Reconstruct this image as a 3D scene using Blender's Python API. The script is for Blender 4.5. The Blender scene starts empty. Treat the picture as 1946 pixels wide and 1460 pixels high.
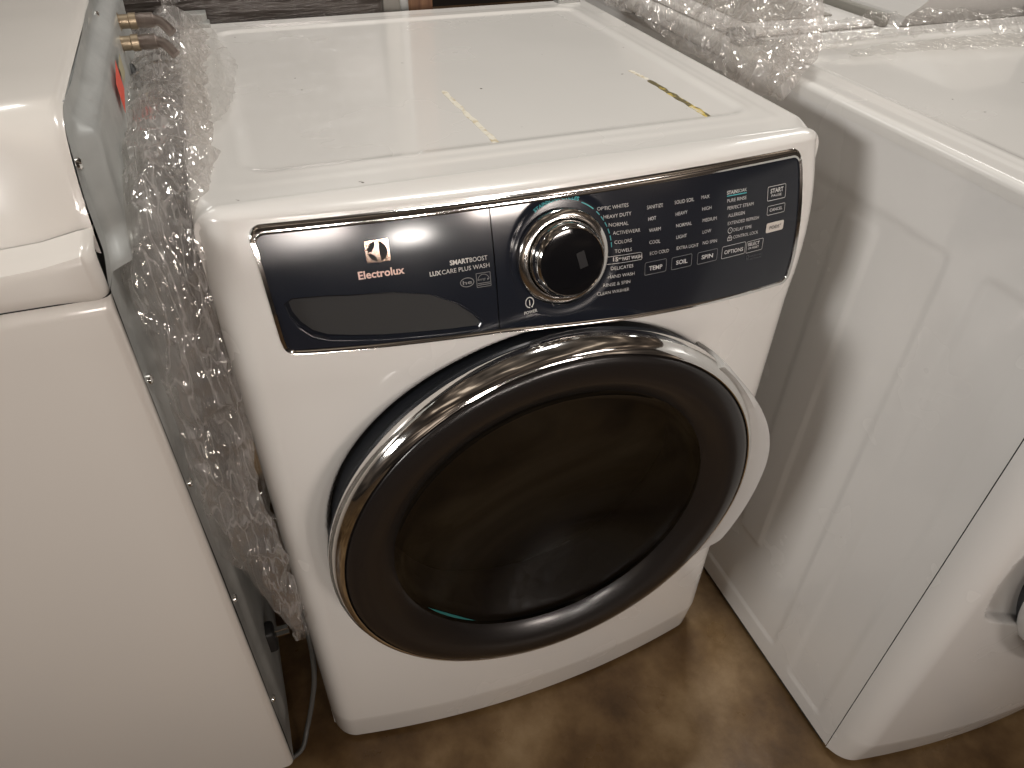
import bpy, bmesh, math, random
from mathutils import Vector, Matrix, noise
random.seed(7)
sc = bpy.context.scene
R = math.radians
W, H, D = .686, .965, .74

# ------------------------------------------------------------------ camera
cam_d = bpy.data.cameras.new('camera'); cam = bpy.data.objects.new('camera', cam_d)
sc.collection.objects.link(cam); sc.camera = cam
cam_d.sensor_width = 36; cam_d.lens = 1386.5 * 36 / 1946; cam_d.clip_end = 100; cam_d.clip_start = .02
a, b, c = .36738, .69229, .02328
f = Vector((math.sin(a)*math.cos(b), math.cos(a)*math.cos(b), -math.sin(b)))
r = Vector((math.cos(a), -math.sin(a), 0)); u = r.cross(f)
r2 = r*math.cos(c) + u*math.sin(c); u2 = -r*math.sin(c) + u*math.cos(c)
M = Matrix((r2, u2, -f)).transposed().to_4x4(); M.translation = (.05939, -.56715, 1.26316)
cam.matrix_world = M

# ------------------------------------------------------------------ world (dim warm warehouse surroundings)
w = bpy.data.worlds.new('World'); sc.world = w; w.use_nodes = True
nt = w.node_tree; N = nt.nodes; L = nt.links; N.clear()
out = N.new('ShaderNodeOutputWorld'); bg = N.new('ShaderNodeBackground'); bg.inputs[1].default_value = .8
tc = N.new('ShaderNodeTexCoord'); sx = N.new('ShaderNodeSeparateXYZ')
L.new(tc.outputs['Generated'], sx.inputs[0])
rm = N.new('ShaderNodeMapRange'); rm.inputs[1].default_value = -1; rm.inputs[2].default_value = 1
L.new(sx.outputs['Z'], rm.inputs[0])
cr = N.new('ShaderNodeValToRGB'); e = cr.color_ramp.elements
e[0].position = 0; e[0].color = (.030, .022, .016, 1)
e[1].position = 1; e[1].color = (.16, .14, .12, 1)
for p_, c_ in ((.44, (.050, .042, .035, 1)), (.52, (.10, .083, .070, 1)), (.62, (.13, .112, .098, 1)), (.75, (.085, .068, .055, 1))):
    x = e.new(p_); x.color = c_
L.new(rm.outputs[0], cr.inputs[0])
vo = N.new('ShaderNodeTexNoise'); vo.inputs['Scale'].default_value = 2.3; vo.inputs['Detail'].default_value = 2.0
wm = N.new('ShaderNodeMapping'); wm.inputs['Scale'].default_value = (1.4, .8, 3.2); L.new(tc.outputs['Generated'], wm.inputs[0]); L.new(wm.outputs[0], vo.inputs['Vector'])
c2_ = N.new('ShaderNodeValToRGB'); e2 = c2_.color_ramp.elements
e2[0].position = .40; e2[0].color = (.26, .245, .23, 1); e2[1].position = .66; e2[1].color = (7.0, 6.6, 6.0, 1)
x = e2.new(.56); x.color = (.85, .78, .72, 1)
x = e2.new(.62); x.color = (2.0, 1.8, 1.6, 1)
L.new(vo.outputs[0], c2_.inputs[0])
mx = N.new('ShaderNodeMix'); mx.data_type = 'RGBA'; mx.blend_type = 'MULTIPLY'; mx.inputs[0].default_value = 1
L.new(cr.outputs[0], mx.inputs[6]); L.new(c2_.outputs[0], mx.inputs[7])
L.new(mx.outputs[2], bg.inputs[0]); L.new(bg.outputs[0], out.inputs[0])

# ------------------------------------------------------------------ lamps: overhead fixtures and added fill lamps, all out of view
def area(name, loc, target, sx_, sy_, power, col, spread=180):
    d = bpy.data.lights.new(name, 'AREA'); d.shape = 'RECTANGLE'; d.size = sx_; d.size_y = sy_
    d.energy = power; d.color = col; d.spread = R(spread)
    o = bpy.data.objects.new(name, d); sc.collection.objects.link(o); o.location = loc
    o.rotation_euler = (Vector(target) - Vector(loc)).to_track_quat('-Z', 'Y').to_euler()
    return o
area('area_lamp', (.84, .75, 3.6), (.74, .3, 0), .5, .16, 48, (1, .965, .91))
area('area_lamp', (-3.1, -.8, 2.0), (.77, -.1, .9), 1.1, .5, 4.8, (1, .965, .92), 48)  # low fill lamp added at left to light the right machine's side
area('area_lamp', (2.4, -3.2, 3.0), (.5, 0, 1.15), 1.1, .4, .7, (1, .89, .82), 42)  # added front fill, narrowed and aimed high to spare the floor
area('area_lamp', (2.2, -6.0, 2.4), (.6, 0, 1.1), 1.2, .4, 3.5, (1, .885, .81), 30)  # unseen far front lamps from here, lowered and narrowed to keep floor dark
area('area_lamp', (-.6, -6.2, 2.35), (.1, 0, 1.1), .9, .36, 2.1, (1, .90, .83), 32)
area('area_lamp', (.7, -6.4, 2.0), (.2, 0, 1.1), .5, .25, 1.0, (1, .93, .87), 32)
area('area_lamp', (-1.6, 2.6, 3.2), (.2, .4, .9), 1.2, .2, 10, (1, .97, .92))
area('area_lamp', (3.2, 1.8, 3.2), (1, .2, .9), 1.2, .2, 10, (1, .97, .92))
sc.view_settings.view_transform = 'Standard'; sc.view_settings.look = 'None'
sc.view_settings.exposure = 0; sc.view_settings.gamma = 1
sc.render.engine = 'CYCLES'
sc.cycles.max_bounces = 10; sc.cycles.transparent_max_bounces = 16; sc.cycles.sample_clamp_indirect = 6

# ------------------------------------------------------------------ materials
def mat(name, col, rough=.4, metal=0., coat=0., ior=1.5, coat_r=.05):
    m = bpy.data.materials.new(name); m.use_nodes = True
    b_ = m.node_tree.nodes['Principled BSDF']
    b_.inputs['Base Color'].default_value = (*col, 1); b_.inputs['Roughness'].default_value = rough
    b_.inputs['Metallic'].default_value = metal; b_.inputs['Coat Weight'].default_value = coat
    b_.inputs['Coat Roughness'].default_value = coat_r; b_.inputs['IOR'].default_value = ior
    return m
def nodes(m): return m.node_tree.nodes, m.node_tree.links, m.node_tree.nodes['Principled BSDF']
def tex(m, kind='ShaderNodeTexNoise', scale=5., detail=4., stretch=None, rot=None):
    n, l, p_ = nodes(m)
    t_ = n.new('ShaderNodeTexCoord'); mp = n.new('ShaderNodeMapping'); x = n.new(kind)
    if stretch: mp.inputs['Scale'].default_value = stretch
    if rot: mp.inputs['Rotation'].default_value = rot
    x.inputs['Scale'].default_value = scale
    if 'Detail' in x.inputs: x.inputs['Detail'].default_value = detail
    l.new(t_.outputs['Object'], mp.inputs[0]); l.new(mp.outputs[0], x.inputs['Vector'])
    return x
def bump(m, x, strength=.1, dist=.001, out_=0):
    n, l, p_ = nodes(m); b_ = n.new('ShaderNodeBump'); b_.inputs['Strength'].default_value = strength
    b_.inputs['Distance'].default_value = dist; l.new(x.outputs[out_], b_.inputs['Height'])
    old = p_.inputs['Normal']
    if old.is_linked: l.new(old.links[0].from_socket, b_.inputs['Normal'])
    l.new(b_.outputs[0], old)
def ramp(m, x, stops, target='Base Color'):
    n, l, p_ = nodes(m); c_ = n.new('ShaderNodeValToRGB'); el = c_.color_ramp.elements
    while len(el) < len(stops): el.new(.5)
    for k_, (pp, cc) in enumerate(stops):
        el[k_].position = pp; el[k_].color = (*cc, 1) if isinstance(cc, tuple) else (cc, cc, cc, 1)
    l.new(x.outputs[0], c_.inputs[0]); l.new(c_.outputs[0], p_.inputs[target]); return c_
def enamel(name, col, rough=.22):
    m = mat(name, col, rough, 0, .6, 1.5, .06)
    x = tex(m, scale=2.2, detail=1); d = .965
    ramp(m, x, [(.2, tuple(v*d for v in col)), (.8, col)])
    y = tex(m, scale=7, detail=3); ramp(m, y, [(.2, rough*.8), (.85, rough*1.5)], 'Roughness')
    bump(m, tex(m, scale=260, detail=1), .035, .0004)
    bump(m, tex(m, scale=6, detail=0), .10, .0012)
    return m
WHITE = enamel('white_enamel', (.76, .745, .715))
WHITE2 = enamel('white_enamel_neighbour', (.79, .78, .76))
CREAM = enamel('cream_enamel', (.74, .71, .665), .2)
def grime():
    m = enamel('white_top_enamel', (.755, .742, .712))
    n, l, p_ = nodes(m)
    t = tex(m, scale=55, detail=2); t2 = tex(m, scale=16, detail=3, stretch=(1, 3, 1))
    c1 = n.new('ShaderNodeMapRange'); c1.inputs[1].default_value = .765; c1.inputs[2].default_value = .79
    l.new(t.outputs[0], c1.inputs[0])
    src = p_.inputs['Base Color'].links[0].from_socket
    mixn = n.new('ShaderNodeMix'); mixn.data_type = 'RGBA'; l.new(c1.outputs[0], mixn.inputs[0])
    l.new(src, mixn.inputs[6]); mixn.inputs[7].default_value = (.12, .1, .09, 1); l.new(mixn.outputs[2], p_.inputs['Base Color'])
    return m
TOPW = grime()
CHROME = mat('chrome', (.84, .83, .81), .07, 1)
BRONZE = mat('polished_copper_chrome', (.86, .66, .55), .12, 1)
SILVER = mat('satin_silver', (.62, .62, .61), .25, .75, .3)
PANEL = mat('black_gloss_panel', (.0125, .015, .022), .2, 0, .12, 1.5, .12)
bump(PANEL, tex(PANEL, scale=6, detail=2), .1, .001)
y_ = tex(PANEL, scale=5, detail=6, stretch=(1, 3, 2)); ramp(PANEL, y_, [(.35, .12), (.7, .21)], 'Roughness')
SEAM = mat('dark_gap', (.02, .02, .02), .7)
DARKRING = mat('black_gasket', (.012, .014, .018), .35)
DISH = mat('smoked_brown_plastic', (.012, .010, .0095), .27, 0, .25, 1.45, .16)
GLASS = mat('smoked_door_glass', (.004, .0035, .003), .05, 0, 0, 1.5, .03)
gx = tex(GLASS, 'ShaderNodeTexNoise', 3, 4); ramp(GLASS, gx, [(.3, (.003, .003, .002)), (.75, (.010, .007, .005))])
def door_glass():
    m = bpy.data.materials.new('smoked_glass_window'); m.use_nodes = True; n = m.node_tree.nodes; l = m.node_tree.links; n.clear()
    o = n.new('ShaderNodeOutputMaterial'); t = n.new('ShaderNodeBsdfTransparent'); t.inputs[0].default_value = (.30, .27, .25, 1)
    g = n.new('ShaderNodeBsdfGlossy'); g.inputs['Roughness'].default_value = .03; g.inputs[0].default_value = (.9, .95, 1, 1)
    f_ = n.new('ShaderNodeFresnel'); f_.inputs[0].default_value = 1.5; mx_ = n.new('ShaderNodeMixShader')
    l.new(f_.outputs[0], mx_.inputs[0]); l.new(t.outputs[0], mx_.inputs[1]); l.new(g.outputs[0], mx_.inputs[2]); l.new(mx_.outputs[0], o.inputs[0])
    return m
DGLASS = door_glass()
DRUM = mat('steel_drum', (.30, .28, .26), .32, .85)
dv = tex(DRUM, 'ShaderNodeTexVoronoi', 34, 0); bump(DRUM, dv, .8, .004)
TEXTW = mat('grey_white_print', (.58, .57, .55), .5)
TEXTD = mat('dim_grey_print', (.09, .09, .10), .5)
BTN = mat('button_outline_print', (.22, .22, .22), .5)
TEAL = mat('teal_print', (.06, .42, .46), .5)
PODW = mat('pale_button_print', (.62, .58, .53), .5)
GALV = mat('galvanised_steel', (.40, .435, .42), .38, .55)
v_ = tex(GALV, 'ShaderNodeTexVoronoi', 45, 2); n_, l_, p_ = nodes(GALV)
mr = n_.new('ShaderNodeMapRange'); mr.inputs[3].default_value = .3; mr.inputs[4].default_value = .5
l_.new(v_.outputs['Color'], mr.inputs[0]); l_.new(mr.outputs[0], p_.inputs['Roughness'])
ramp(GALV, tex(GALV, scale=9, detail=5), [(.3, (.38, .395, .39)), (.7, (.60, .615, .60))])
bump(GALV, tex(GALV, scale=14, detail=3), .25, .003)
BRASS = mat('dull_brass', (.42, .34, .24), .42, .85)
BRAID = mat('braided_steel', (.45, .38, .34), .35, .9)
bump(BRAID, tex(BRAID, 'ShaderNodeTexWave', 500, 1), .8, .001)
RED = mat('red_orange_sticker', (.85, .09, .05), .5)
TAN = mat('old_tan_sticker', (.42, .38, .24), .6)
BLACK = mat('black_rubber', (.012, .012, .012), .5)
GREYC = mat('grey_cable', (.10, .10, .095), .45)
TAPE = mat('yellow_tape', (.70, .56, .12), .5)
tx = tex(TAPE, scale=60, detail=4); ramp(TAPE, tx, [(.30, (.62, .46, .07)), (.42, (.12, .10, .045)), (.54, (.13, .11, .05)), (.60, (.60, .45, .08)), (.68, (.62, .57, .42))])
TAPE2 = mat('beige_adhesive', (.66, .60, .45), .6)
tx = tex(TAPE2, scale=70, detail=5); ramp(TAPE2, tx, [(.35, (.52, .44, .29)), (.48, (.74, .71, .62)), (.6, (.70, .66, .55)), (.72, (.50, .40, .22))])
FLOOR = mat('stained_concrete', (.16, .11, .06), .45)
fx = tex(FLOOR, scale=5.0, detail=13); fx.inputs['Roughness'].default_value = .62
ramp(FLOOR, fx, [(.30, (.050, .026, .010)), (.44, (.13, .074, .030)), (.54, (.20, .123, .054)), (.62, (.27, .178, .088)), (.76, (.38, .27, .15))])
fr_ = tex(FLOOR, scale=9, detail=6); ramp(FLOOR, fr_, [(.3, .22), (.7, .5)], 'Roughness')
bump(FLOOR, tex(FLOOR, scale=60, detail=6), .2, .002)
WRAP = mat('brown_wrapped_board', (.075, .064, .056), .22, 0, 1, 1.5, .10)
wv = tex(WRAP, scale=5, detail=6, stretch=(1.2, 1.2, 14)); bump(WRAP, wv, .9, .012)
WOOD = mat('wood_board', (.22, .11, .05), .6)
wd = tex(WOOD, scale=14, detail=6, stretch=(8, 8, .6)); ramp(WOOD, wd, [(.3, (.14, .06, .03)), (.7, (.30, .16, .08))])
GREYP = mat('grey_painted_metal', (.32, .31, .28), .35, .2)
LABELP = mat('silver_console_face', (.60, .59, .57), .35, .1)

def film_mat(name, tr, haze, gloss, tint, seed, crease=.3):
    m = bpy.data.materials.new(name); m.use_nodes = True; n = m.node_tree.nodes; l = m.node_tree.links; n.clear()
    o = n.new('ShaderNodeOutputMaterial'); t_ = n.new('ShaderNodeTexCoord')
    tr_ = n.new('ShaderNodeBsdfTransparent'); tr_.inputs[0].default_value = (*tint, 1)
    df = n.new('ShaderNodeBsdfTranslucent'); df.inputs[0].default_value = (.86, .83, .81, 1)
    df2 = n.new('ShaderNodeBsdfDiffuse'); df2.inputs[0].default_value = (.86, .83, .81, 1)
    gl = n.new('ShaderNodeBsdfGlossy'); gl.inputs['Roughness'].default_value = .10; gl.inputs[0].default_value = (1, .97, .93, 1)
    ns = n.new('ShaderNodeTexNoise'); ns.inputs['Scale'].default_value = 42; ns.inputs['Detail'].default_value = 5
    mp = n.new('ShaderNodeMapping'); mp.inputs['Location'].default_value = (seed, seed*2, 0); mp.inputs['Scale'].default_value = (1.25, .32, .27)
    vr = n.new('ShaderNodeTexVoronoi'); vr.inputs['Scale'].default_value = 38
    ad = n.new('ShaderNodeMath'); ad.operation = 'ADD'
    l.new(t_.outputs['Object'], mp.inputs[0]); l.new(mp.outputs[0], ns.inputs['Vector'])
    wp = n.new('ShaderNodeMix'); wp.data_type = 'VECTOR'; wp.inputs[0].default_value = .11
    l.new(mp.outputs[0], wp.inputs[4]); l.new(ns.outputs['Color'], wp.inputs[5]); l.new(wp.outputs[1], vr.inputs['Vector'])
    ns.inputs['Scale'].default_value = 16; ns.inputs['Detail'].default_value = 4; vr.inputs['Scale'].default_value = 66
    sc_ = n.new('ShaderNodeMath'); sc_.operation = 'MULTIPLY'; sc_.inputs[1].default_value = .6; l.new(ns.outputs[0], sc_.inputs[0])
    l.new(sc_.outputs[0], ad.inputs[0]); l.new(vr.outputs[0], ad.inputs[1])
    bp = n.new('ShaderNodeBump'); bp.inputs['Strength'].default_value = 1; bp.inputs['Distance'].default_value = .0055
    l.new(ad.outputs[0], bp.inputs['Height'])
    for s in (gl,): l.new(bp.outputs[0], s.inputs['Normal'])
    m1 = n.new('ShaderNodeMixShader'); m1.inputs[0].default_value = .5; l.new(df.outputs[0], m1.inputs[1]); l.new(df2.outputs[0], m1.inputs[2])
    m2 = n.new('ShaderNodeMixShader')
    n2 = n.new('ShaderNodeTexNoise'); n2.inputs['Scale'].default_value = 20; n2.inputs['Detail'].default_value = 6
    l.new(mp.outputs[0], n2.inputs['Vector'])
    rr = n.new('ShaderNodeMapRange'); rr.inputs[1].default_value = .3; rr.inputs[2].default_value = .7; rr.inputs[3].default_value = haze*.5; rr.inputs[4].default_value = haze*1.6
    l.new(n2.outputs[0], rr.inputs[0])
    ve = n.new('ShaderNodeTexVoronoi'); ve.feature = 'DISTANCE_TO_EDGE'; ve.inputs['Scale'].default_value = 46; l.new(wp.outputs[1], ve.inputs['Vector'])
    ce = n.new('ShaderNodeMapRange'); ce.inputs[1].default_value = 0; ce.inputs[2].default_value = .07; ce.inputs[3].default_value = crease; ce.inputs[4].default_value = 0
    l.new(ve.outputs[0], ce.inputs[0])
    sm_ = n.new('ShaderNodeMath'); sm_.operation = 'ADD'; sm_.use_clamp = True; l.new(rr.outputs[0], sm_.inputs[0]); l.new(ce.outputs[0], sm_.inputs[1]); l.new(sm_.outputs[0], m2.inputs[0])
    l.new(tr_.outputs[0], m2.inputs[1]); l.new(m1.outputs[0], m2.inputs[2])
    m3 = n.new('ShaderNodeMixShader'); fr = n.new('ShaderNodeLayerWeight'); fr.inputs[0].default_value = .35
    l.new(bp.outputs[0], fr.inputs['Normal'])
    mm = n.new('ShaderNodeMapRange'); mm.inputs[3].default_value = gloss*.5; mm.inputs[4].default_value = min(1, gloss*3)
    l.new(fr.outputs['Facing'], mm.inputs[0]); l.new(mm.outputs[0], m3.inputs[0])
    l.new(m2.outputs[0], m3.inputs[1]); l.new(gl.outputs[0], m3.inputs[2]); l.new(m3.outputs[0], o.inputs[0])
    return m
FILM = film_mat('crumpled_clear_film', .8, .27, .16, (.985, .98, .975), 0, .24)
FILM2 = film_mat('thin_clear_film', .9, .05, .11, (.99, .99, .985), 3, .15)
FILM3 = film_mat('bunched_clear_film', .8, .27, .18, (.98, .97, .96), 6, .22)

# ------------------------------------------------------------------ object helpers
def obj(name, verts, faces, material, parent=None, smooth=True, angle=35, mats=None):
    me = bpy.data.meshes.new(name); me.from_pydata([tuple(v) for v in verts], [], faces); me.validate(); me.update()
    me.materials.append(material)
    for m in (mats or []): me.materials.append(m)
    if smooth:
        me.shade_smooth(); me.set_sharp_from_angle(angle=R(angle))
    o = bpy.data.objects.new(name, me); sc.collection.objects.link(o)
    if parent is not None: o.parent = parent
    return o
def thing(name, label, cat, loc=(0, 0, 0), group=None):
    o = bpy.data.objects.new(name, None); o.empty_display_size = .1; sc.collection.objects.link(o); o.location = loc
    return tag(o, label, cat, group)
def tag(o, label, cat, group=None):
    o['label'] = label; o['category'] = cat
    if group: o['group'] = group
    return o
def grid_faces(nu, nv, wrap=False, flip=False, base=0):
    F = []
    for j in range(nv-1):
        for i in range(nu if wrap else nu-1):
            i2 = (i+1) % nu
            q = (base+j*nu+i, base+j*nu+i2, base+(j+1)*nu+i2, base+(j+1)*nu+i)
            F.append(q[::-1] if flip else q)
    return F
def box_bm(x0, x1, y0, y1, z0, z1, bev=.004, seg=3):
    bm = bmesh.new(); bmesh.ops.create_cube(bm, size=1)
    for v in bm.verts:
        v.co = Vector((x0 if v.co.x < 0 else x1, y0 if v.co.y < 0 else y1, z0 if v.co.z < 0 else z1))
    if bev: bmesh.ops.bevel(bm, geom=bm.edges[:], offset=bev, segments=seg, profile=.5, affect='EDGES')
    return bm
def bmobj(name, bm, material, parent=None, angle=35):
    bm.normal_update(); me = bpy.data.meshes.new(name); bm.to_mesh(me); bm.free(); me.materials.append(material)
    me.shade_smooth(); me.set_sharp_from_angle(angle=R(angle))
    o = bpy.data.objects.new(name, me); sc.collection.objects.link(o)
    if parent is not None: o.parent = parent
    return o
def box(name, x0, x1, y0, y1, z0, z1, m, parent=None, bev=.004): return bmobj(name, box_bm(x0, x1, y0, y1, z0, z1, bev), m, parent)
def lathe(name, prof, m, parent, frame, n=96, closed=False, rf=None):
    """prof: (radius, height along axis); frame(r*cos, r*sin, h) -> point"""
    V = []
    for rr, hh in prof:
        for i in range(n):
            t = 2*math.pi*i/n; q = rf(rr, t) if rf else rr
            V.append(frame(q*math.cos(t), q*math.sin(t), hh))
    F = grid_faces(n, len(prof), True)
    if closed: F.append(tuple(range((len(prof)-1)*n, len(prof)*n)))
    return obj(name, V, F, m, parent)
def tube(name, pts, rad, m, parent=None, n=12, rads=None, smooth_n=6):
    P = [Vector(p) for p in pts]; C = []
    for i in range(len(P)-1):      # catmull-rom
        p0 = P[max(i-1, 0)]; p1 = P[i]; p2 = P[i+1]; p3 = P[min(i+2, len(P)-1)]
        for k in range(smooth_n):
            t = k/smooth_n
            C.append(.5*((2*p1)+(p2-p0)*t+(2*p0-5*p1+4*p2-p3)*t*t+(3*p1-p0-3*p2+p3)*t**3))
    C.append(P[-1]); V = []
    up = Vector((0, .3, 1))
    for i, q in enumerate(C):
        d = (C[min(i+1, len(C)-1)]-C[max(i-1, 0)]).normalized(); s = d.cross(up)
        if s.length < .01: s = d.cross(Vector((1, 0, 0)))
        s.normalize(); tt = s.cross(d)
        rr = rads(i/(len(C)-1)) if rads else rad
        for k in range(n):
            a_ = 2*math.pi*k/n; V.append(q+s*math.cos(a_)*rr+tt*math.sin(a_)*rr)
    F = grid_faces(n, len(C), True); F.append(tuple(range(n))[::-1]); F.append(tuple(range(len(V)-n, len(V))))
    return obj(name, V, F, m, parent)

# ------------------------------------------------------------------ front surface of the machine
def sm(t):
    t = min(max(t, 0), 1); return t*t*(3-2*t)
def S(x, z):
    k = .31-.13*sm((z-.75)/.17); o = 0
    if z < .085: o = .012*((.085-z)/.085)
    if z > .79: o = .030*((z-.79)/.14)**1.6
    return .012 + k*(x-W/2)**2 + o
def lerp(pts, x):
    if x <= pts[0][0]: return pts[0][1]
    for (x0, y0), (x1, y1) in zip(pts, pts[1:]):
        if x <= x1: return y0+(y1-y0)*(x-x0)/(x1-x0)
    return pts[-1][1]
ZB = [(.045, .8275), (.0585, .8275), (.1335, .8238), (.2718, .8190), (.4238, .8036), (.5723, .7940), (.66, .7915)]
ZT = .9535
def xl(z): return .045+.0075*(ZT-z)/.126
def xr(z): return .6425+.0095*min(1, (ZT-z)/.12)
def outline(ins_t=0, ins_s=0, ins_b=0, rad=.012, n=8, xL=None, xR=None):
    """closed loop of (x,z) inside the panel field, clockwise from top left"""
    P = []
    x0 = lambda z: (xl(z) if xL is None else xL)+ins_s
    x1 = lambda z: (xr(z) if xR is None else xR)-ins_s
    zt = ZT-ins_t; zb = lambda x: lerp(ZB, x)+ins_b
    def arc(cx, cz, a0, a1):
        for k in range(n+1):
            t = a0+(a1-a0)*k/n; P.append((cx+rad*math.cos(t), cz+rad*math.sin(t)))
    arc(x0(zt)+rad, zt-rad, math.pi, math.pi/2)
    for k in range(1, 60): P.append((x0(zt)+rad+(x1(zt)-x0(zt)-2*rad)*k/60, zt))
    arc(x1(zt)-rad, zt-rad, math.pi/2, 0)
    zz = zb(x1(.8))
    for k in range(1, 20): z = zt-rad-(zt-zz-2*rad)*k/20; P.append((x1(z), z))
    arc(x1(zz)-rad, zz+rad, 0, -math.pi/2)
    xs = x1(zz)-rad; xe = x0(zb(.05))+rad
    for k in range(1, 60): x = xs+(xe-xs)*k/60; P.append((x, zb(x)))
    zz = zb(.05); arc(xe, zz+rad, -math.pi/2, -math.pi)
    for k in range(1, 20): z = zz+rad+(zt-rad-zz-rad)*k/20; P.append((x0(z), z))
    return P
REC = [(.066, .880), (.0719, .8835), (.10, .8825), (.1261, .880), (.165, .8775), (.2, .8704), (.2268, .8567), (.243, .842), (.2485, .8345), (.2456, .8300),
       (.22, .8305), (.19, .832), (.15, .8345), (.12, .838), (.0979, .8415), (.084, .8475), (.0743, .8574), (.068, .869)]
def sdpoly(x, z, P):
    d = 1e9; ins = False; n = len(P)
    for i in range(n):
        ax, az = P[i]; bx, bz = P[(i+1) % n]; ex, ez = bx-ax, bz-az
        t = max(0, min(1, ((x-ax)*ex+(z-az)*ez)/(ex*ex+ez*ez)))
        d = min(d, math.hypot(x-ax-ex*t, z-az-ez*t))
        if (az > z) != (bz > z) and x < ax+ex*(z-az)/ez: ins = not ins
    return d if ins else -d
DC = (.343, .889)   # dial centre on the panel
def panel_y(x, z):
    y = S(x, z)-.0015
    d = math.hypot(x-DC[0], z-DC[1])
    y += .0016*sm((.064-d)/.010)
    return y
def drawer_y(x, z):
    y = S(x, z)-.0015
    if x < .26 and z < .895:
        d = sdpoly(x, z, REC)
        y += .030*sm((d+.003)/.014)
    return y
def field_grid(name, nx, nz, xa, xb, fy, m, parent, r0=.008, round_l=True, round_r=True):
    V = []; zt = ZT-.009
    for j in range(nz):
        t = j/(nz-1)
        for i in range(nx):
            s = i/(nx-1)
            for _ in range(1): pass
            x_lin = (xa if xa is not None else xl(.9)+.0055)+((xb if xb is not None else xr(.86)-.0055)-(xa if xa is not None else xl(.9)+.0055))*s
            zb = lerp(ZB, x_lin)+.005; z = zt+(zb-zt)*t
            h = zt-zb; d = min(t, 1-t)*h; ins = 0
            if d < r0: ins = r0-math.sqrt(max(0, r0*r0-(r0-d)**2))
            xa2 = (xa if xa is not None else xl(z)+.0055+(ins if round_l else 0)); xb2 = (xb if xb is not None else xr(z)-.0055-(ins if round_r else 0))
            x = xa2+(xb2-xa2)*s
            V.append((x, fy(x, z), z))
    return obj(name, V, grid_faces(nx, nz), m, parent, angle=60)

# ------------------------------------------------------------------ lettering mapped on a surface
def text_polys(s, bold=0.):
    cu = bpy.data.curves.new('t', 'FONT'); cu.body = s; cu.size = 1; cu.offset = bold; cu.resolution_u = 3
    o = bpy.data.objects.new('t', cu); sc.collection.objects.link(o); bpy.context.view_layer.update()
    dg = bpy.context.evaluated_depsgraph_get(); me = bpy.data.meshes.new_from_object(o.evaluated_get(dg))
    V = [(v.co.x, v.co.y) for v in me.vertices]; F = [tuple(p.vertices) for p in me.polygons]
    bpy.data.objects.remove(o); bpy.data.curves.remove(cu); bpy.data.meshes.remove(me)
    return V, F
class Print:
    def __init__(s, fy): s.V = []; s.F = []; s.fy = fy
    def add2(s, P, F):
        b_ = len(s.V); s.V += [(x, s.fy(x, z)-.0007, z) for x, z in P]; s.F += [tuple(i+b_ for i in f_) for f_ in F]
    def text(s, t, x0, z0, x1, z1, h, bold=0.):
        V, F = text_polys(t, bold); mnx = min(v[0] for v in V); mxx = max(v[0] for v in V)
        cap = .73; k = (x1-x0)/(mxx-mnx); dz = (z1-z0)/(x1-x0)
        s.add2([(x0+(v[0]-mnx)*k, z0+dz*(v[0]-mnx)*k+v[1]/cap*h) for v in V], F)
    def poly(s, P): s.add2(P, [tuple(range(len(P)))])
    def stroke(s, P, wd, closed=True):
        n = len(P); b_ = len(s.V); A = []; B = []
        for i in range(n):
            p0 = Vector(P[(i-1) % n] if closed or i else P[0]); p1 = Vector(P[i]); p2 = Vector(P[(i+1) % n] if closed or i < n-1 else P[-1])
            d = (p2-p0).normalized(); nn = Vector((-d.y, d.x))*wd/2; A.append(tuple(p1+nn)); B.append(tuple(p1-nn))
        m = n if closed else n-1
        s.add2(A+B, [(i, (i+1) % n, n+(i+1) % n, n+i) for i in range(m)])
    def rbox(s, x0, x1, z0, z1, wd, rad=.0015, fill=False):
        P = []
        for cx, cz, a0 in ((x1-rad, z1-rad, 0), (x0+rad, z1-rad, 90), (x0+rad, z0+rad, 180), (x1-rad, z0+rad, 270)):
            for k in range(5): t = R(a0+90*k/4); P.append((cx+rad*math.cos(t), cz+rad*math.sin(t)))
        if fill: s.poly(P)
        else:   # add midpoints on the long sides so that it hugs the curved face
            Q = []
            for i, p in enumerate(P):
                q = P[(i+1) % len(P)]; Q.append(p)
                if math.hypot(p[0]-q[0], p[1]-q[1]) > .005:
                    for k in (1, 2, 3): Q.append((p[0]+(q[0]-p[0])*k/4, p[1]+(q[1]-p[1])*k/4))
            s.stroke(Q, wd)
    def ellipse(s, cx, cz, rx, rz, wd, n=36, a0=0, a1=360):
        P = [(cx+rx*math.cos(R(a0+(a1-a0)*k/n)), cz+rz*math.sin(R(a0+(a1-a0)*k/n))) for k in range(n if a1-a0 == 360 else n+1)]
        s.stroke(P, wd, a1-a0 == 360)
    def make(s, name, m, parent): return obj(name, s.V, s.F, m, parent, smooth=False)

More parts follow.
